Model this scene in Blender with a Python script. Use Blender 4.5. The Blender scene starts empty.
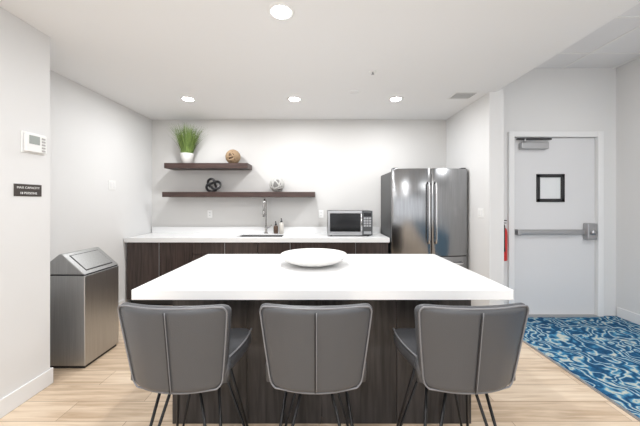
import bpy, bmesh, math, random
from mathutils import Vector, Matrix
random.seed(4)
sc=bpy.context.scene
F=284.0; H=1.39
# ------------------------------------------------------------ materials
def mat(name,col,rough=0.5,metal=0.0,spec=None,emit=None,estr=0,bump=0,bscale=200,coat=0,trans=0):
    m=bpy.data.materials.new(name); m.use_nodes=True
    nt=m.node_tree; b=nt.nodes['Principled BSDF']
    b.inputs['Base Color'].default_value=(*col,1); b.inputs['Roughness'].default_value=rough
    b.inputs['Metallic'].default_value=metal
    if spec is not None: b.inputs['Specular IOR Level'].default_value=spec
    if coat: b.inputs['Coat Weight'].default_value=coat
    if trans: b.inputs['Transmission Weight'].default_value=trans
    if emit: 
        b.inputs['Emission Color'].default_value=(*emit,1); b.inputs['Emission Strength'].default_value=estr
    if bump:
        tc=nt.nodes.new('ShaderNodeTexCoord'); n=nt.nodes.new('ShaderNodeTexNoise'); n.inputs['Scale'].default_value=bscale
        bp=nt.nodes.new('ShaderNodeBump'); bp.inputs['Strength'].default_value=bump; bp.inputs['Distance'].default_value=0.002
        nt.links.new(tc.outputs['Object'],n.inputs['Vector']); nt.links.new(n.outputs['Fac'],bp.inputs['Height']); nt.links.new(bp.outputs['Normal'],b.inputs['Normal'])
    return m
def ramp(nt,stops):
    r=nt.nodes.new('ShaderNodeValToRGB'); e=r.color_ramp.elements
    while len(e)<len(stops): e.new(0.5)
    for i,(p,c) in enumerate(stops): e[i].position=p; e[i].color=(*c,1)
    return r
def stretched(name,c1,c2,scale,vec,rough,metal=0,bump=0.05,nscale=3.0):
    m=mat(name,c1,rough,metal); nt=m.node_tree; b=nt.nodes['Principled BSDF']
    tc=nt.nodes.new('ShaderNodeTexCoord'); mp=nt.nodes.new('ShaderNodeMapping'); mp.inputs['Scale'].default_value=vec
    n=nt.nodes.new('ShaderNodeTexNoise'); n.inputs['Scale'].default_value=nscale; n.inputs['Detail'].default_value=5; n.inputs['Distortion'].default_value=0.4 if metal==0 else 0
    r=ramp(nt,[(0.3,c1),(0.7,c2)])
    bp=nt.nodes.new('ShaderNodeBump'); bp.inputs['Strength'].default_value=bump; bp.inputs['Distance'].default_value=0.002
    L=nt.links.new
    L(tc.outputs['Object'],mp.inputs['Vector']); L(mp.outputs[0],n.inputs['Vector']); L(n.outputs['Fac'],r.inputs[0]); L(r.outputs[0],b.inputs['Base Color'])
    L(n.outputs['Fac'],bp.inputs['Height']); L(bp.outputs['Normal'],b.inputs['Normal'])
    return m
M={}
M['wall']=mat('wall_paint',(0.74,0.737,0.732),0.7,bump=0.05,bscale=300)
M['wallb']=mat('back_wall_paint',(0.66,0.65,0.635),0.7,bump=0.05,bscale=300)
M['ceil']=mat('ceiling_paint',(0.87,0.875,0.88),0.8,bump=0.05,bscale=250)
M['trim']=mat('trim_paint',(0.80,0.80,0.80),0.4)
M['door']=mat('door_paint',(0.70,0.70,0.71),0.45)
M['quartz']=mat('white_quartz',(0.84,0.84,0.84),0.25,bump=0.01,bscale=40)
M['espresso']=stretched('espresso_wood',(0.020,0.013,0.011),(0.070,0.047,0.040),1,(16,16,1.0),0.36)
M['shelf']=stretched('walnut_shelf',(0.035,0.018,0.015),(0.075,0.042,0.035),1,(1.5,14,14),0.45)
M['base']=stretched('charcoal_panel',(0.013,0.012,0.012),(0.056,0.050,0.050),1,(11,11,0.9),0.42)
M['steel']=stretched('brushed_steel',(0.27,0.273,0.28),(0.36,0.363,0.37),1,(80,80,1),0.20,1.0,0.02)
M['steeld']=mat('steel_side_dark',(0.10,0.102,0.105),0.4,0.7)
M['binsteel']=stretched('bin_steel',(0.44,0.44,0.44),(0.53,0.53,0.53),1,(60,60,1.0),0.36,1.0,0.02)
M['chrome']=mat('chrome',(0.66,0.66,0.67),0.14,1.0)
M['faucet']=mat('brushed_nickel',(0.36,0.35,0.34),0.25,1.0)
M['alum']=mat('aluminium',(0.44,0.44,0.45),0.35,0.9)
M['black']=mat('black_metal',(0.010,0.010,0.011),0.35,0.3)
M['dark']=mat('dark_plastic',(0.015,0.015,0.017),0.3)
M['glass']=mat('dark_glass',(0.006,0.006,0.007),0.12,0.0,spec=0.35)
M['leather']=mat('grey_leather',(0.070,0.072,0.078),0.36,bump=0.35,bscale=260)
M['piping']=mat('leather_piping',(0.19,0.19,0.20),0.4)
M['seam']=mat('leather_seam',(0.02,0.02,0.022),0.5)
M['white']=mat('white_plastic',(0.85,0.85,0.84),0.4)
M['ceramic']=mat('white_ceramic',(0.78,0.77,0.745),0.3)
M['ceramic2']=mat('grey_ceramic',(0.42,0.41,0.40),0.4)
M['orb']=mat('orb_strand',(0.52,0.51,0.49),0.5)
M['orbcore']=mat('orb_core',(0.20,0.195,0.19),0.6)
M['grass']=stretched('grass_blades',(0.06,0.12,0.02),(0.22,0.30,0.08),1,(20,20,4),0.5)
M['soil']=mat('soil',(0.03,0.02,0.015),0.9)
M['rattan']=mat('rattan',(0.36,0.25,0.15),0.7)
M['rattand']=mat('rattan_dark',(0.12,0.075,0.045),0.8)
M['red']=mat('extinguisher_red',(0.6,0.02,0.015),0.3)
M['lamp']=mat('lamp_lens',(1,1,1),0.5,emit=(1,1,1),estr=25)
M['paper']=mat('window_lite',(0.75,0.77,0.78),0.15)
M['tile']=mat('ceiling_tile',(0.80,0.80,0.81),0.9,bump=0.4,bscale=120)
M['plate']=mat('sign_plate',(0.05,0.04,0.035),0.4)
M['amber']=mat('soap_bottle',(0.60,0.57,0.52),0.2)
M['amber2']=mat('soap_bottle_dark',(0.10,0.06,0.04),0.2)
M['lcd']=mat('lcd',(0.35,0.38,0.36),0.2)
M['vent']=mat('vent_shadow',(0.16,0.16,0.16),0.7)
# wood floor
def floor_mat():
    m=mat('oak_plank_floor',(0.6,0.45,0.32),0.36); nt=m.node_tree; b=nt.nodes['Principled BSDF']; L=nt.links.new
    tc=nt.nodes.new('ShaderNodeTexCoord')
    br=nt.nodes.new('ShaderNodeTexBrick'); br.inputs['Scale'].default_value=1; br.inputs['Brick Width'].default_value=1.22; br.inputs['Row Height'].default_value=0.18
    br.inputs['Mortar Size'].default_value=0.0022; br.inputs['Bias'].default_value=0.0; br.offset=0.37
    br.inputs['Color1'].default_value=(0.0,0,0,1); br.inputs['Color2'].default_value=(1,1,1,1); br.inputs['Mortar'].default_value=(0.5,0.5,0.5,1)
    mp=nt.nodes.new('ShaderNodeMapping'); mp.inputs['Scale'].default_value=(0.9,12,1)
    n=nt.nodes.new('ShaderNodeTexNoise'); n.inputs['Scale'].default_value=2.5; n.inputs['Detail'].default_value=8; n.inputs['Distortion'].default_value=0.9
    L(tc.outputs['Object'],br.inputs['Vector']); L(tc.outputs['Object'],mp.inputs['Vector']); L(mp.outputs[0],n.inputs['Vector'])
    mix=nt.nodes.new('ShaderNodeMix'); mix.data_type='FLOAT'; mix.inputs[0].default_value=0.25
    bw=nt.nodes.new('ShaderNodeRGBToBW'); L(br.outputs['Color'],bw.inputs[0])
    L(n.outputs['Fac'],mix.inputs[2]); L(bw.outputs[0],mix.inputs[3])
    r=ramp(nt,[(0.28,(0.44,0.315,0.205)),(0.5,(0.64,0.50,0.365)),(0.72,(0.76,0.635,0.49))])
    L(mix.outputs[0],r.inputs[0])
    m2=nt.nodes.new('ShaderNodeMix'); m2.data_type='RGBA'; L(br.outputs['Fac'],m2.inputs[0]); L(r.outputs[0],m2.inputs[6]); m2.inputs[7].default_value=(0.33,0.235,0.155,1)
    L(m2.outputs[2],b.inputs['Base Color'])
    return m
def carpet_mat():
    m=mat('blue_pattern_carpet',(0.05,0.15,0.3),0.95,spec=0.1); nt=m.node_tree; b=nt.nodes['Principled BSDF']; L=nt.links.new
    tc=nt.nodes.new('ShaderNodeTexCoord')
    n0=nt.nodes.new('ShaderNodeTexNoise'); n0.inputs['Scale'].default_value=4.0; n0.inputs['Detail'].default_value=2
    L(tc.outputs['Object'],n0.inputs['Vector'])
    add=nt.nodes.new('ShaderNodeMix'); add.data_type='RGBA'; add.blend_type='LINEAR_LIGHT'; add.inputs[0].default_value=0.4
    L(tc.outputs['Object'],add.inputs[6]); L(n0.outputs['Color'],add.inputs[7])
    w=nt.nodes.new('ShaderNodeTexWave'); w.inputs['Scale'].default_value=3.0; w.inputs['Distortion'].default_value=8; w.inputs['Detail'].default_value=2; w.inputs['Detail Scale'].default_value=1.6
    L(add.outputs[2],w.inputs['Vector'])
    r=ramp(nt,[(0.0,(0.015,0.062,0.14)),(0.35,(0.022,0.105,0.22)),(0.6,(0.05,0.20,0.35)),(0.80,(0.10,0.28,0.41)),(0.92,(0.30,0.42,0.46)),(1.0,(0.50,0.52,0.46))])
    L(w.outputs['Fac'],r.inputs[0])
    n=nt.nodes.new('ShaderNodeTexNoise'); n.inputs['Scale'].default_value=90; L(tc.outputs['Object'],n.inputs['Vector'])
    mm=nt.nodes.new('ShaderNodeMix'); mm.data_type='RGBA'; mm.blend_type='OVERLAY'; mm.inputs[0].default_value=0.5
    L(r.outputs[0],mm.inputs[6]); L(n.outputs['Fac'],mm.inputs[7]); L(mm.outputs[2],b.inputs['Base Color'])
    bp=nt.nodes.new('ShaderNodeBump'); bp.inputs['Strength'].default_value=0.6; bp.inputs['Distance'].default_value=0.004
    L(n.outputs['Fac'],bp.inputs['Height']); L(bp.outputs['Normal'],b.inputs['Normal'])
    return m
M['floor']=floor_mat(); M['carpet']=carpet_mat()
# ------------------------------------------------------------ geometry helpers
def link(o,parent=None):
    sc.collection.objects.link(o)
    if parent is not None:
        o.parent=parent; o.matrix_parent_inverse=Matrix.Translation(parent.location).inverted() if not parent.get('local') else Matrix()
    return o
def empty(name,loc=(0,0,0),local=False,rot=0):
    e=bpy.data.objects.new(name,None); e.location=loc; e.empty_display_size=0.1
    if local: e['local']=1; e.rotation_euler=(0,0,rot)
    sc.collection.objects.link(e); return e
def meshobj(name,verts,faces,m,parent=None,smooth=False,bevel=0,seg=2,sub=0):
    me=bpy.data.meshes.new(name); me.from_pydata([tuple(v) for v in verts],[],faces); me.update()
    bm=bmesh.new(); bm.from_mesh(me); bmesh.ops.recalc_face_normals(bm,faces=bm.faces); bm.to_mesh(me); bm.free()
    me.materials.append(M[m] if isinstance(m,str) else m)
    if smooth:
        for p in me.polygons: p.use_smooth=True
    o=bpy.data.objects.new(name,me); link(o,parent)
    if bevel:
        b=o.modifiers.new('b','BEVEL'); b.width=bevel; b.segments=seg; b.limit_method='ANGLE'
    if sub:
        s=o.modifiers.new('s','SUBSURF'); s.levels=sub; s.render_levels=sub
    return o
def box(name,x0,x1,y0,y1,z0,z1,m,parent=None,bevel=0,seg=2):
    v=[(x,y,z) for x in(x0,x1) for y in(y0,y1) for z in(z0,z1)]
    f=[(0,1,3,2),(4,6,7,5),(0,4,5,1),(2,3,7,6),(0,2,6,4),(1,5,7,3)]
    return meshobj(name,v,f,m,parent,bevel=bevel,seg=seg)
def tube(name,pts,r,m,parent=None,seg=10,closed=False,radii=None):
    pts=[Vector(p) for p in pts]; n=len(pts); V=[];Fc=[]
    up=None
    for i,p in enumerate(pts):
        if closed: t=(pts[(i+1)%n]-pts[i-1]).normalized()
        else: t=(pts[min(i+1,n-1)]-pts[max(i-1,0)]).normalized()
        if up is None:
            a=Vector((0,0,1)) if abs(t.z)<0.9 else Vector((1,0,0)); up=(a-t*a.dot(t)).normalized()
        else: up=(up-t*up.dot(t)).normalized()
        s=t.cross(up); rr=radii[i] if radii else r
        for k in range(seg):
            a=2*math.pi*k/seg; V.append(p+(up*math.cos(a)+s*math.sin(a))*rr)
    for i in range(n if closed else n-1):
        j=(i+1)%n
        for k in range(seg): Fc.append((i*seg+k,i*seg+(k+1)%seg,j*seg+(k+1)%seg,j*seg+k))
    if not closed: Fc.append(tuple(range(seg))); Fc.append(tuple((n-1)*seg+k for k in range(seg)))
    return meshobj(name,V,Fc,m,parent,smooth=True)
def lathe(name,prof,c,m,parent=None,seg=40):
    V=[];Fc=[]
    for r,z in prof:
        for k in range(seg):
            a=2*math.pi*k/seg; V.append((c[0]+r*math.cos(a),c[1]+r*math.sin(a),c[2]+z))
    for i in range(len(prof)-1):
        for k in range(seg): Fc.append((i*seg+k,i*seg+(k+1)%seg,(i+1)*seg+(k+1)%seg,(i+1)*seg+k))
    Fc.append(tuple(range(seg))); Fc.append(tuple((len(prof)-1)*seg+k for k in range(seg)))
    o=meshobj(name,V,Fc,m,parent,smooth=True); return o
def spow(a,p): return math.copysign(abs(a)**p,a)
def sq(x): return math.sqrt(max(x,0))
# ------------------------------------------------------------ room shell
YB=4.35; YN=-3.6; CZ=2.65; CH=3.02
XL=-2.56; XP=-2.055; XR=1.95; XE=2.117; XRW=3.62; YD=3.46
box('floor',XL-.2,2.04,YN,YB+.2,-.1,0,'floor')
box('floor_carpet',2.04,XRW+.2,YN,YD+.2,-.1,0.004,'carpet')
box('trim_1',2.028,2.052,YN,3.25,0,0.007,'alum')
box('ceiling',XL-.2,2.03,YN,YB+.2,CZ,CZ+.1,'ceil')
box('ceiling_upper',2.03,XRW+.2,YN,YD+.2,CH,CH+.1,'tile')
box('wall_soffit',1.95,2.03,YN,YB,CZ+.1,CH+.1,'wall')
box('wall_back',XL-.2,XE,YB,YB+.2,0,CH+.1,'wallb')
box('wall_left',XL-.2,XL,2.17,YB,0,CH,'wall')
box('wall_left_near',XL-.2,XP,YN,2.17,0,CH,'wall')
box('wall_partition',XR,XE,3.25,YB,0,CZ,'wall')
box('wall_partition_upper',2.03,XE,3.25,YB,CZ,CH,'wall')
# door wall with opening
DX0=(512-319)/F*YD; DX1=(597-319)/F*YD; DZ=2.19
box('wall_door_left',XE,DX0,YD,YD+.15,0,CH,'wall')
box('wall_door_right',DX1,XRW+.2,YD,YD+.15,0,CH,'wall')
box('wall_door_top',DX0,DX1,YD,YD+.15,DZ,CH,'wall')
box('wall_right',XRW,XRW+.2,YN,YD,0,CH,'wall')
# unseen rear wall; wide window openings added to let world light in
box('wall_rear_low',XL-.2,XRW+.2,YN-.15,YN,0,0.3,'wall')
box('wall_rear_high',XL-.2,XRW+.2,YN-.15,YN,2.55,CH+.1,'wall')
for i,x in enumerate((XL-.2,-0.75,0.95,2.45,XRW)):
    box('added_mullion_%d'%(i+1),x,x+.15,YN-.15,YN,0.3,2.55,'trim')
# baseboards
bh=0.12;bt=0.014
box('baseboard_left_near',XP,XP+bt,YN,2.17+bt,0,bh,'trim',bevel=.004)
box('baseboard_left_return',XL,XP,2.17,2.17+bt,0,bh,'trim',bevel=.004)
box('baseboard_left',XL,XL+bt,2.19,3.72,0,bh,'trim',bevel=.004)
box('baseboard_right',XRW-bt,XRW,YN,YD-.02,0.004,bh,'trim',bevel=.004)
box('baseboard_partition',XR,XE,3.25-bt,3.25,0,bh,'trim',bevel=.004)
# upper ceiling T bar grid
g=empty('ceiling_grid',(2.8,2,CH))
yy=3.11; k=0
while yy>YN+.1:
    box('bar_y_%d'%k,2.03,XRW,yy-.012,yy+.012,CH-.006,CH,'white',g); yy-=.61; k+=1
for i,x in enumerate((2.36,2.97,3.58)):
    box('bar_x_%d'%i,x-.012,x+.012,YN,YD,CH-.005,CH+.0,'white',g)
# ------------------------------------------------------------ door
d=empty('door_1',((DX0+DX1)/2,YD,0))
fw=.055
box('frame_left',DX0-fw,DX0+.012,YD-.03,YD+.13,0.004,DZ+fw,'trim',d,.004)
box('frame_right',DX1-.012,DX1+fw,YD-.03,YD+.13,0.004,DZ+fw,'trim',d,.004)
box('frame_top',DX0+.012,DX1-.012,YD-.03,YD+.13,DZ-.012,DZ+fw,'trim',d,.004)
wx0=(537-319)/F*YD; wx1=(565-319)/F*YD; wz0=H; wz1=H+(202-174)*YD/F
ly=YD+.012; lx0=DX0+.016; lx1=DX1-.016
box('leaf_l',lx0,wx0,ly,ly+.045,.015,DZ-.016,'door',d)
box('leaf_r',wx1,lx1,ly,ly+.045,.015,DZ-.016,'door',d)
box('leaf_b',wx0,wx1,ly,ly+.045,.015,wz0,'door',d)
box('leaf_t',wx0,wx1,ly,ly+.045,wz1,DZ-.016,'door',d)
t=.04
box('lite_frame_l',wx0,wx0+t,ly-.012,ly+.03,wz0,wz1,'dark',d,.003)
box('lite_frame_r',wx1-t,wx1,ly-.012,ly+.03,wz0,wz1,'dark',d,.003)
box('lite_frame_b',wx0,wx1,ly-.012,ly+.03,wz0,wz0+t,'dark',d,.003)
box('lite_frame_t',wx0,wx1,ly-.012,ly+.03,wz1-t,wz1,'dark',d,.003)
box('lite_glass',wx0+t,wx1-t,ly+.005,ly+.02,wz0+t,wz1-t,'paper',d)
bz=H-(232-202)*YD/F
box('push_bar_rail',lx0+.03,lx1-.12,ly-.03,ly,bz-.03,bz+.03,'alum',d,.005)
box('push_bar',lx0+.05,lx1-.28,ly-.065,ly-.03,bz-.022,bz+.022,'alum',d,.008)
box('push_bar_end',lx0+.02,lx0+.06,ly-.07,ly,bz-.035,bz+.035,'alum',d,.008)
box('push_bar_case',lx1-.15,lx1-.035,ly-.07,ly,bz-.09,bz+.11,'alum',d,.012)
tube('push_bar_hub',[(lx1-.09,ly-.095,bz),(lx1-.09,ly-.06,bz)],.03,'alum',d,16)
box('closer_body',lx0+.07,lx0+.40,ly-.06,ly,DZ-.16,DZ-.08,'alum',d,.008)
box('closer_arm',lx0+.02,lx0+.44,ly-.05,ly-.03,DZ-.05,DZ-.03,'dark',d,.003)
tube('closer_link',[(lx0+.12,ly-.04,DZ-.08),(lx0+.12,ly-.04,DZ-.03)],.014,'alum',d)
box('threshold',lx0,lx1,YD-.05,YD+.1,.004,.013,'alum',d,.003)
for i,z in enumerate((.25,1.1,1.95)):
    tube('hinge_%d'%i,[(DX0+.014,ly-.01,z),(DX0+.014,ly-.01,z+.1)],.008,'alum',d)
# ------------------------------------------------------------ fire extinguisher
ex,ey,eo=2.180,3.385,-.17; e=empty('fire_extinguisher',(ex,ey,1.0+eo))
lathe('body',[(.02,.86),(.05,.865),(.056,.88),(.056,1.2),(.05,1.235),(.03,1.262),(.018,1.275),(.018,1.29)],(ex,ey,eo),'red',e)
tube('valve',[(ex,ey,1.285+eo),(ex,ey,1.33+eo)],.018,'alum',e)
box('handle_top',ex-.01,ex+.01,ey-.08,ey+.02,1.34+eo,1.35+eo,'black',e,.002); box('handle_low',ex-.01,ex+.01,ey-.07,ey+.02,1.31+eo,1.318+eo,'black',e,.002)
tube('hose',[(ex-.005,ey-.03,1.30+eo),(ex-.01,ey-.06,1.28+eo),(ex-.015,ey-.064,1.2+eo),(ex-.015,ey-.066,1.05+eo),(ex-.01,ey-.066,.98+eo)],.009,'black',e)
box('bracket',ex-.03,ex+.03,ey+.05,YD,1.05+eo,1.2+eo,'black',e)
# ------------------------------------------------------------ back cabinets
CX0=XL+.015; CX1=.925; CY=3.71
c=empty('kitchen_cabinet',(-.8,4,0))
box('carcass',CX0+.01,CX1-.01,CY+.055,YB-.01,.10,.70,'espresso',c)
box('toe_kick',CX0+.01,CX1-.01,CY+.11,YB-.02,0,.10,'dark',c)
box('end_panel_r',CX1-.028,CX1-.01,CY+.055,YB-.01,.70,.858,'espresso',c)
box('end_panel_l',CX0+.01,CX0+.028,CY+.055,YB-.01,.70,.858,'espresso',c)
box('rail',CX0+.028,CX1-.028,CY+.055,CY+.075,.70,.858,'espresso',c)
n=8; w=(CX1-CX0-.02)/n
for i in range(n):
    a=CX0+.01+i*w
    if i in(2,3,6,7):
        box('drawer_%d'%i,a+.0025,a+w-.0025,CY+.033,CY+.055,.70,.853,'espresso',c,.002)
        box('panel_%d'%i,a+.0025,a+w-.0025,CY+.033,CY+.055,.105,.693,'espresso',c,.002)
    else:
        box('panel_%d'%i,a+.0025,a+w-.0025,CY+.033,CY+.055,.105,.853,'espresso',c,.002)
    if i%2==0: box('pull_%d'%i,a+w-.004,a+w+.002,CY+.026,CY+.034,.15,.85,'alum',c,.001)
ct=empty('kitchen_counter',(-.8,4,.9))
sx0,sx1,sy0,sy1=-1.12,-.50,3.84,4.16
z0,z1=.862,.92
box('slab_l',CX0,sx0,CY,YB-.005,z0,z1,'quartz',ct); box('slab_r',sx1,CX1,CY,YB-.005,z0,z1,'quartz',ct)
box('slab_f',sx0,sx1,CY,sy0,z0,z1,'quartz',ct); box('slab_b',sx0,sx1,sy1,YB-.005,z0,z1,'quartz',ct)
box('upstand',CX0,CX1,YB-.025,YB-.003,z1,z1+.095,'quartz',ct,.002)
s=empty('kitchen_sink',(-.8,4,.8))
box('bottom',sx0,sx1,sy0,sy1,.72,.73,'steel',s)
box('side_l',sx0-.004,sx0+.008,sy0,sy1,.73,.905,'steel',s);box('side_r',sx1-.008,sx1+.004,sy0,sy1,.73,.905,'steel',s)
box('side_f',sx0,sx1,sy0-.004,sy0+.008,.73,.905,'steel',s);box('side_b',sx0,sx1,sy1-.008,sy1+.004,.73,.905,'steel',s)
# faucet
fx,fy=-.79,4.235; fa=empty('kitchen_faucet',(fx,fy,.92))
lathe('base',[(.028,0),(.028,.012),(.02,.02),(.017,.06),(.017,.12)],(fx,fy,.92),'faucet',fa,24)
pts=[(fx,fy,.98+i*.033) for i in range(12)]
for i in range(1,13):
    a=math.pi*i/12; pts.append((fx,fy-.085*(1-math.cos(a)),1.345+.085*math.sin(a)))
pts+= [(fx,fy-.17,1.29),(fx,fy-.17,1.24)]
tube('neck',pts,.011,'faucet',fa,14)
tube('spray_head',[(fx,fy-.17,1.27),(fx,fy-.17,1.18)],.016,'faucet',fa,16)
tube('lever',[(fx+.01,fy,1.0),(fx+.05,fy-.01,1.01),(fx+.09,fy-.02,1.05)],.007,'faucet',fa)
# soap bottles
for nm,bx,by,cm,hh in(('soap_dispenser',-.555,4.20,'amber',1.15),('soap_dispenser.001',-.645,4.245,'amber2',.85)):
    so=empty(nm,(bx,by,.92))
    lathe('bottle',[(.03,0),(.035,.006),(.035,.11*hh),(.026,.135*hh),(.013,.145*hh),(.013,.16*hh)],(bx,by,.92),cm,so,24)
    zt=.92+.16*hh
    tube('pump_stem',[(bx,by,zt-.005),(bx,by,zt+.045)],.006,'dark',so); lathe('collar',[(.016,0),(.016,.02)],(bx,by,zt-.01),'dark',so,20)
    tube('pump_nozzle',[(bx,by+.01,zt+.045),(bx,by-.045,zt+.04)],.007,'dark',so)
# ------------------------------------------------------------ microwave
mw=empty('microwave_oven',(.43,4,.93)); x0,x1,ya,yb,za,zb=.12,.73,3.87,4.25,.935,1.27
box('body',x0,x1,ya+.02,yb,za,zb,'steeld',mw,.006)
box('door_frame_t',x0,x1-.14,ya,ya+.02,zb-.035,zb,'alum',mw,.003)
box('door_frame_b',x0,x1-.14,ya,ya+.02,za,za+.05,'alum',mw,.003)
box('door_frame_l',x0,x0+.03,ya,ya+.02,za+.05,zb-.035,'alum',mw,.003)
box('door_frame_r',x1-.165,x1-.14,ya,ya+.02,za+.05,zb-.035,'alum',mw,.003)
box('door_glass',x0+.03,x1-.165,ya+.006,ya+.02,za+.05,zb-.035,'glass',mw)
box('control_panel',x1-.137,x1,ya,ya+.02,za,zb,'steeld',mw,.003)
box('display',x1-.12,x1-.018,ya-.003,ya,zb-.075,zb-.03,'glass',mw)
for r in range(4):
    for q in range(3): box('key_%d_%d'%(r,q),x1-.12+q*.036,x1-.12+q*.036+.028,ya-.003,ya,zb-.115-r*.034,zb-.09-r*.034,'alum',mw,.001)
box('open_button',x1-.12,x1-.018,ya-.004,ya,za+.02,za+.055,'alum',mw,.002)
tube('handle',[(x1-.152,ya-.03,za+.06),(x1-.152,ya-.03,zb-.04)],.008,'chrome',mw)
for z in(za+.075,zb-.055): tube('handle_post',[(x1-.152,ya-.03,z),(x1-.152,ya+.002,z)],.006,'chrome',mw)
for i,(x,y) in enumerate(((x0+.05,ya+.06),(x1-.05,ya+.06),(x0+.05,yb-.05),(x1-.05,yb-.05))): tube('foot_%d'%i,[(x,y,.92),(x,y,.94)],.014,'dark',mw)
# ------------------------------------------------------------ fridge
fr=empty('french_door_refrigerator',(1.43,4,0)); a0,a1=.94,1.925; FY=3.62
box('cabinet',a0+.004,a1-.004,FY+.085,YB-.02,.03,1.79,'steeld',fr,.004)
box('grille',a0+.02,a1-.02,FY+.10,YB-.1,0,.04,'dark',fr)
def bowed(name,xa,xb,za,zb,parent,cc,hw,bow):
    N=20; V=[];Fc=[]
    for i in range(N+1):
        x=xa+(xb-xa)*i/N; u=(x-cc)/hw; y=FY+bow*abs(u)**2.4
        if i in(0,N): y+=.006
        V+=[(x,y,za),(x,y,zb),(x,FY+.082,za),(x,FY+.082,zb)]
    for i in range(N):
        p=i*4;q=p+4
        Fc+=[(p,q,q+1,p+1),(p+2,p+3,q+3,q+2),(p+1,q+1,q+3,p+3),(p,p+2,q+2,q)]
    Fc+=[(0,1,3,2),(N*4,N*4+2,N*4+3,N*4+1)]
    o=meshobj(name,V,Fc,'steel',parent,bevel=.003)
    for p in o.data.polygons: p.use_smooth=abs(p.normal.z)<.5 and abs(p.normal.x)<.7
    return o
mid=(a0+a1)/2; hw=(a1-a0)/2
bowed('door_left',a0,mid-.003,.70,1.82,fr,mid,hw,.055)
bowed('door_right',mid+.003,a1,.70,1.82,fr,mid,hw,.055)
bowed('freezer_drawer',a0,a1,.06,.69,fr,mid,hw,.055)
for k,x in((0,mid-.045),(1,mid+.045)):
    tube('handle_%d'%k,[(x,FY+.005,.86),(x,FY-.045,.875),(x,FY-.052,.92),(x,FY-.052,1.58),(x,FY-.045,1.625),(x,FY+.005,1.64)],.012,'chrome',fr,12)
tube('handle_freezer',[(a0+.1,FY+.04,.615),(a0+.11,FY-.04,.615),(a0+.15,FY-.05,.615),(a1-.15,FY-.05,.615),(a1-.11,FY-.04,.615),(a1-.1,FY+.04,.615)],.012,'chrome',fr,12)
for k,x in((0,a0+.05),(1,a1-.05)): box('hinge_%d'%k,x-.03,x+.03,FY+.06,FY+.14,1.79,1.835,'dark',fr,.006)
# ------------------------------------------------------------ shelves
sy=4.07
def pxX(x,dd): return (x-319)/F*dd
box('wall_shelf',pxX(164,sy),pxX(247.5,sy),sy,YB,1.875,1.95,'shelf',bevel=.002)
box('wall_shelf.001',pxX(162,sy),pxX(315,sy),sy,YB,1.462,1.535,'shelf',bevel=.002)
# plant
px,py,pz=pxX(187,4.17),4.17,1.95
pl=empty('potted_grass',(px,py,pz))
lathe('pot',[(.062,0),(.07,.004),(.092,.14),(.094,.15),(.086,.15),(.08,.13),(.02,.125)],(px,py,pz),'ceramic',pl)
lathe('soil',[(.082,.126),(.082,.13),(.02,.134)],(px,py,pz),'soil',pl)
V=[];Fc=[]
for i in range(520):
    a=random.uniform(0,2*math.pi); r=.078*math.sqrt(random.random()); l=random.uniform(.30,.47)*(1 if random.random()<.8 else .7)
    lean=random.uniform(.0,.42)*(.4+r/.07*.6); bx0,by0=px+r*math.cos(a),py+r*math.sin(a)*.8
    wv=Vector((-math.sin(a+random.uniform(-1,1)),math.cos(a+random.uniform(-1,1)),0)).normalized()
    b0=len(V)
    for s_ in range(6):
        t_=s_/5; off=lean*l*(t_*.35+t_*t_*1.1); z=pz+.125+l*t_*(1-.25*lean*t_)
        yoff=max(min(off*math.sin(a),.09),-.2)
        p=Vector((bx0+off*math.cos(a),by0+yoff,z)); ww=.005*(1-t_*.85)
        V+=[p-wv*ww,p+wv*ww]
    for s_ in range(5): q=b0+2*s_; Fc.append((q,q+1,q+3,q+2))
meshobj('blades',V,Fc,'grass',pl)
# woven ball
def ringball(name,c,R,r,n,m,inner=None):
    e=empty(name,(c[0],c[1],c[2]))
    rnd=random.Random(7)
    for i in range(n):
        q=Vector((rnd.gauss(0,1),rnd.gauss(0,1),rnd.gauss(0,1))).normalized()
        a=q.orthogonal().normalized(); b=q.cross(a)
        tube('strand_%d'%i,[Vector(c)+(a*math.cos(t)+b*math.sin(t))*(R-r)for t in[2*math.pi*k/36 for k in range(36)]],r,m,e,6,True)
    if inner:
        lathe('core',[(R*.9*math.sin(math.pi*k/16)+.0005,-R*.9*math.cos(math.pi*k/16)) for k in range(17)],c,inner,e,24)
    return e
ringball('woven_rattan_ball',(pxX(233,4.2),4.2,1.95+.108),.108,.009,22,'rattan','rattand')
ringball('woven_orb',(pxX(277,4.2),4.2,1.535+.112),.112,.010,16,'orb','orbcore')
# knot sculpture
kx,ky,kz=pxX(213,4.2),4.2,1.535+.102
kn=empty('knot_sculpture',(kx,ky,kz)); P=[]
for k in range(160):
    t_=2*math.pi*k/160; rr=.052*(2+math.cos(3*t_))/2*1.25
    P.append((kx+rr*math.cos(2*t_)*1.1,ky+.035*math.sin(3*t_),kz+rr*math.sin(2*t_)))
tube('knot',P,.018,'dark',kn,12,True)
# ------------------------------------------------------------ island
IX0,IX1,IY0,IY1=-1.005,1.042,1.52,2.57
isl=empty('kitchen_island',(0,2,0))
box('countertop',IX0,IX1,IY0,IY1,.865,.92,'quartz',isl,.003)
B0,B1=-.92,.955
box('base',B0+.02,B1-.02,1.80,2.49,.08,.865,'base',isl)
box('toe_kick',B0+.04,B1-.04,1.84,2.43,0,.08,'dark',isl)
nb=4; w=(B1-B0)/nb
for i in range(nb):
    box('front_panel_%d'%i,B0+i*w+.001,B0+(i+1)*w-.001,1.78,1.80,0.0,.865,'base',isl,.001)
    box('back_panel_%d'%i,B0+i*w+.0015,B0+(i+1)*w-.0015,2.49,2.51,0.09,.86,'base',isl,.0015)
box('side_l',B0,B0+.02,1.80,2.49,0,.865,'base',isl); box('side_r',B1-.02,B1,1.80,2.49,0,.865,'base',isl)
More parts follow.
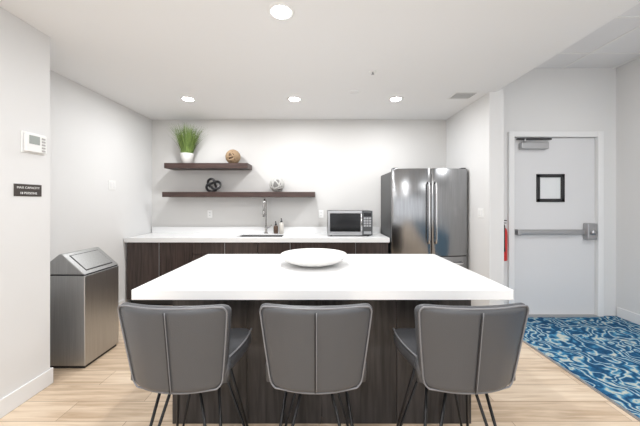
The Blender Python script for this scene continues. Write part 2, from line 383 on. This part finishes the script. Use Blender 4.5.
# bowl
bo=empty('serving_bowl',(-.04,2.14,.92))
lathe('bowl',[(.10,0),(.115,.002),(.118,.012),(.16,.018),(.215,.038),(.243,.064),(.250,.078),(.247,.082),(.236,.076),(.205,.052),(.15,.034),(.08,.029),(.01,.028)],(-.04,2.14,.92),'ceramic',bo,64)
for q,rr,zz in((0,.226,.069),(1,.19,.0475)):
    tube('glaze_line_%d'%q,[(-.04+rr*math.cos(2*math.pi*k/64),2.14+rr*math.sin(2*math.pi*k/64),.92+zz) for k in range(64)],.0026,'ceramic2',bo,6,True)
# ------------------------------------------------------------ trash bin
tb=empty('trash_bin',(-2.15,2.56,0)); tx0,tx1,ty0,ty1=-2.38,-1.945,2.36,2.76
box('plinth',tx0+.015,tx1-.015,ty0+.015,ty1-.015,0,.03,'dark',tb)
box('body',tx0,tx1,ty0,ty1,.025,.775,'binsteel',tb,.006)
rx=-2.15; rz=.955; zb_=.785
V=[(tx0,ty0,zb_),(tx1,ty0,zb_),(rx+.01,ty0+.0,rz),(rx-.01,ty0+.0,rz),(tx0,ty1,zb_),(tx1,ty1,zb_),(rx+.01,ty1,rz),(rx-.01,ty1,rz)]
meshobj('lid',V,[(0,1,2,3),(4,7,6,5),(0,4,5,1),(1,5,6,2),(2,6,7,3),(3,7,4,0)],'binsteel',tb,bevel=.006)
box('lid_gap',tx0+.008,tx1-.008,ty0+.008,ty1-.008,.77,.79,'dark',tb)
nrm=Vector((rz-zb_,0,tx1-rx)).normalized(); sl=Vector((tx1-rx-.01,0,zb_-rz))
def onslope(u,y,h): p=Vector((rx+.01,y,rz))+sl*u+nrm*h; return p
def slab(name,u0,u1,ya,yb,h0,h1,m): 
    vs=[onslope(u,y,h) for u in(u0,u1) for y in(ya,yb) for h in(h0,h1)]
    meshobj(name,vs,[(0,1,3,2),(4,6,7,5),(0,4,5,1),(2,3,7,6),(0,2,6,4),(1,5,7,3)],m,tb,bevel=.002)
slab('flap_recess',.12,.86,ty0+.045,ty1-.045,-.002,.0015,'dark')
slab('flap',.15,.83,ty0+.052,ty1-.052,0,.005,'binsteel')
# ------------------------------------------------------------ bar stools
def loftpad(name,rows,m,parent,seg=40,p=.45):
    V=[];Fc=[]
    for fn in rows:
        for k in range(seg):
            a=2*math.pi*k/seg; V.append(fn(spow(math.cos(a),p),spow(math.sin(a),p)))
    n=len(rows)
    for i in range(n-1):
        for k in range(seg): Fc.append((i*seg+k,i*seg+(k+1)%seg,(i+1)*seg+(k+1)%seg,(i+1)*seg+k))
    Fc.append(tuple(range(seg))); Fc.append(tuple((n-1)*seg+k for k in range(seg)))
    return meshobj(name,V,Fc,m,parent,smooth=True)
def stool(name,x,y,rot):
    e=empty(name,(x,y,0),True,rot)
    z0,z1=.575,.958; R=.04
    def width(z):
        t=min(max((z-z0)/(z1-z0),0),1); w=.200+.048*(t**.8)
        dz=max(min(z1-z,z-z0),0)
        if dz<R: w=w-R+sq(R*R-(R-dz)**2)
        return w
    def cy(xx,z):
        t=(z-z0)/(z1-z0); return .03-.05*t+1.15*xx*xx*(1.1-.35*t)
    rows=[]; N=30
    zs=[z0+(z1-z0)*(.5-.5*math.cos(math.pi*i/N)) for i in range(N+1)]
    for z in zs:
        dz=min(z1-z,z-z0); th=.026*min(1,(.25+.75*sq(min(dz/.02,1))))
        w=width(z)
        def fn(u,v,w=w,th=th,z=z):
            xx=u*w; pil=1+.25*(1-abs(u))
            g=.006*math.exp(-(xx/.006)**2) if v<0 else 0
            return (xx,cy(xx,z)+v*th*pil+g,z)
        rows.append(fn)
    loftpad('backrest',rows,'leather',e)
    P=[]
    zz=[z0+.006+(z1-z0-.012)*(.5-.5*math.cos(math.pi*i/24)) for i in range(25)]
    for z in zz: w=width(z)*.965; P.append((w,cy(w,z)-.0225,z))
    for i in range(1,12):
        w=width(zz[-1])*.965*(1-2*i/12); P.append((w,cy(w,zz[-1])-.016,zz[-1]+.002))
    for z in reversed(zz): w=-width(z)*.965; P.append((w,cy(w,z)-.0225,z))
    for i in range(1,12):
        w=-width(zz[0])*.965*(1-2*i/12); P.append((w,cy(w,zz[0])-.016,zz[0]-.002))
    tube('piping',P,.0038,'piping',e,8,True)
    zs2=[z0+.015+(z1-z0-.03)*i/12 for i in range(13)]
    tube('center_seam',[(-.003,cy(0,z)-.0305,z) for z in zs2],.0026,'seam',e,6)
    tube('center_seam_b',[(.003,cy(0,z)-.0318,z) for z in zs2],.0022,'piping',e,6)
    # seat
    rows=[];N=24;ya,yb=.035,.455
    for i in range(N+1):
        yv=ya+(yb-ya)*(.5-.5*math.cos(math.pi*i/N)); t=(yv-ya)/(yb-ya); dz=max(min(yv-ya,yb-yv),0); Rr=.07
        w=.208+.03*math.sin(math.pi*min(t*1.1,1)*.8)
        if dz<Rr: w=w-Rr+sq(Rr*Rr-(Rr-dz)**2)
        th=.047*(.2+.8*sq(min(dz/.03,1)))
        def fn(u,v,w=w,th=th,yv=yv,t=t):
            xx=u*w; lift=.035*(abs(u)**2.5)*(1-.6*t)
            return (xx,yv,.625+v*th+lift+.008*(1-t))
        rows.append(fn)
    loftpad('seat',rows,'leather',e)
    P=[]
    for i in range(25):
        t=.1+.8*i/24; yv=ya+(yb-ya)*t; w=.208+.03*math.sin(math.pi*min(t*1.1,1)*.8)
        P.append((w*.985,yv,.625+.04+.035*(1-.6*t)))
    tube('seat_piping_r',P,.0045,'piping',e,6); tube('seat_piping_l',[(-a,b,c_) for a,b,c_ in P],.0045,'piping',e,6)
    for sg,nm in((1,'r'),(-1,'l')):
        P=[(sg*.196,.075,.60),(sg*.203,.085,.66),(sg*.208,.08,.72)]
        tube('wing_'+nm,P,.02,'leather',e,10,radii=[.026,.024,.008])
    box('mount_plate',-.13,.13,.12,.36,.560,.582,'black',e,.004)
    feet=[(-.215,.02),(.215,.02),(-.215,.45),(.215,.45)]
    for i,(fx_,fy_) in enumerate(feet):
        sx=math.copysign(1,fx_); syy=-1 if fy_<.2 else 1
        a=(sx*.055,.24+syy*.11,.572); b=(sx*.13,.24+syy*.06,.572)
        f1=(fx_-sx*.014,fy_,.02); f2=(fx_+sx*.004,fy_-syy*.012,.02)
        tube('leg_%d'%i,[a,f1,(fx_,fy_-syy*.005,.0075),f2,b],.0072,'black',e,8)
stool('bar_stool',-.622,1.19,-.05)
stool('bar_stool.001',-.013,1.19,0)
stool('bar_stool.002',.657,1.19,.04)
# ------------------------------------------------------------ wall items
def plateY(name,x,z,y,kind):
    e=empty(name,(x,y,z)); box('plate',x-.037,x+.037,y-.006,y,z-.058,z+.058,'white',e,.003)
    for k in(-.02,.02):
        box('socket',x-.016,x+.016,y-.009,y-.006,z+k-.014,z+k+.014,'trim',e,.002)
        for s in(-.006,.006): box('slot',x+s-.0012,x+s+.0012,y-.0095,y-.009,z+k-.005,z+k+.006,'dark',e)
plateY('wall_outlet',pxX(210,YB),H-(214-202)*YB/F,YB,'outlet'); plateY('wall_outlet.001',pxX(321,YB),H-(214-202)*YB/F,YB,'outlet')
def plateX(name,y,z,x,sg):
    e=empty(name,(x,y,z)); a,b=sorted((x,x+sg*.006)); box('plate',a,b,y-.06,y+.06,z-.058,z+.058,'white',e,.003)
    a,b=sorted((x+sg*.006,x+sg*.01))
    for k in(-.025,.025): box('rocker',a,b,y+k-.016,y+k+.016,z-.033,z+.033,'trim',e,.002)
plateX('light_switch',3.51,1.60,XL,1); plateX('light_switch.001',3.42,1.26,XR,-1)
th=empty('wall_thermostat',(XP,2.04,1.81))
box('back_plate',XP,XP+.008,1.955,2.125,1.735,1.885,'white',th,.003)
box('housing',XP+.008,XP+.03,1.965,2.115,1.745,1.875,'white',th,.006)
box('screen',XP+.03,XP+.032,1.985,2.06,1.80,1.86,'lcd',th)
for i in range(5): box('button_%d'%i,XP+.03,XP+.033,2.075,2.10,1.755+i*.022,1.768+i*.022,'ceramic2',th)
sg=empty('capacity_sign',(XP,2.0,1.475))
box('plate',XP,XP+.005,1.91,2.10,1.43,1.515,'plate',sg,.002)
for i,(txt,zz,sz) in enumerate((('MAX CAPACITY',1.483,.022),('18 PERSONS',1.445,.022))):
    cu=bpy.data.curves.new('sign_text','FONT'); cu.body=txt; cu.size=sz; cu.extrude=.0004; cu.align_x='CENTER'; cu.materials.append(M['white'])
    o=bpy.data.objects.new('text_%d'%i,cu); o.rotation_euler=(math.pi/2,0,math.pi/2); o.location=(XP+.0056,2.005,zz); link(o,sg)
# ------------------------------------------------------------ ceiling items
def downlight(name,x,y,z=CZ,power=22):
    e=empty(name,(x,y,z))
    V=[];Fc=[];seg=32;pr=[(.062,-.001),(.066,-.007),(.085,-.006),(.09,0)]
    for r,h in pr:
        for k in range(seg): a=2*math.pi*k/seg; V.append((x+r*math.cos(a),y+r*math.sin(a),z+h))
    for i in range(3):
        for k in range(seg): Fc.append((i*seg+k,i*seg+(k+1)%seg,(i+1)*seg+(k+1)%seg,(i+1)*seg+k))
    meshobj('trim_ring',V,Fc,'white',e,smooth=True)
    lathe('lens',[(.06,-.0005),(.063,-.003),(.055,-.010),(.03,-.014),(.001,-.015)],(x,y,z),'lamp',e,32)
    ld=bpy.data.lights.new('lamp','AREA'); ld.shape='DISK'; ld.size=.12; ld.energy=power; ld.color=(.98,.99,1)
    lo=bpy.data.objects.new('lamp',ld); lo.location=(x,y,z-.022); link(lo,e)
P=16.5
names=[]
for x,y in((-1.6,3.47),(-.3,3.47),(.94,3.47),(-.25,1.88),(-1.55,.3),(-.25,.3),(1.1,.3),(-1.4,-1.6),(-.25,-1.6),(1.1,-1.6)):  # those above and behind the camera are unseen, added to light the room
    nm='recessed_downlight'+('' if not names else '.%03d'%len(names)); names.append(nm); downlight(nm,x,y,CZ,P)
downlight('corridor_added_light',2.85,1.6,CH,P); downlight('corridor_added_light.001',2.85,-1.0,CH,P)  # unseen lamps added to light the corridor
v=empty('air_vent',(1.68,3.35,CZ))
box('vent_frame',1.56,1.83,3.24,3.46,CZ-.008,CZ,'white',v,.002); box('vent_shade_sheet',1.58,1.81,3.26,3.44,CZ-.0095,CZ-.008,'vent',v)  # dark sheet behind the slats stands for shade inside the vent
for i in range(5): box('slat_%d'%i,1.58,1.81,3.268+i*.036,3.279+i*.036,CZ-.013,CZ-.009,'white',v)
sm=empty('ceiling_sprinkler',(.52,2.75,CZ)); lathe('escutcheon',[(.001,-.006),(.03,-.006),(.035,0)],(.52,2.75,CZ),'white',sm,24)
lathe('deflector',[(.006,-.006),(.006,-.02),(.014,-.022),(.014,-.025),(.001,-.025)],(.52,2.75,CZ),'alum',sm,16)
sd=empty('ceiling_speaker',(.4,3.25,CZ)); lathe('cover',[(.001,-.004),(.055,-.004),(.06,0)],(.4,3.25,CZ),'ceil',sd,28)
# ------------------------------------------------------------ world & camera
w=bpy.data.worlds.new('World'); sc.world=w; w.use_nodes=True
bg=w.node_tree.nodes['Background']; bg.inputs[0].default_value=(.94,.965,1,1); bg.inputs[1].default_value=1.95
cam=bpy.data.cameras.new('camera'); co=bpy.data.objects.new('camera',cam); sc.collection.objects.link(co); sc.camera=co
co.location=(0,0,H); co.rotation_euler=(math.pi/2,0,0); cam.sensor_width=36; cam.lens=36*F/640; cam.clip_start=.02
cam.shift_x=1/640; cam.shift_y=-11/640
sc.view_settings.view_transform='Standard'; sc.view_settings.look='None'; sc.view_settings.exposure=0.0
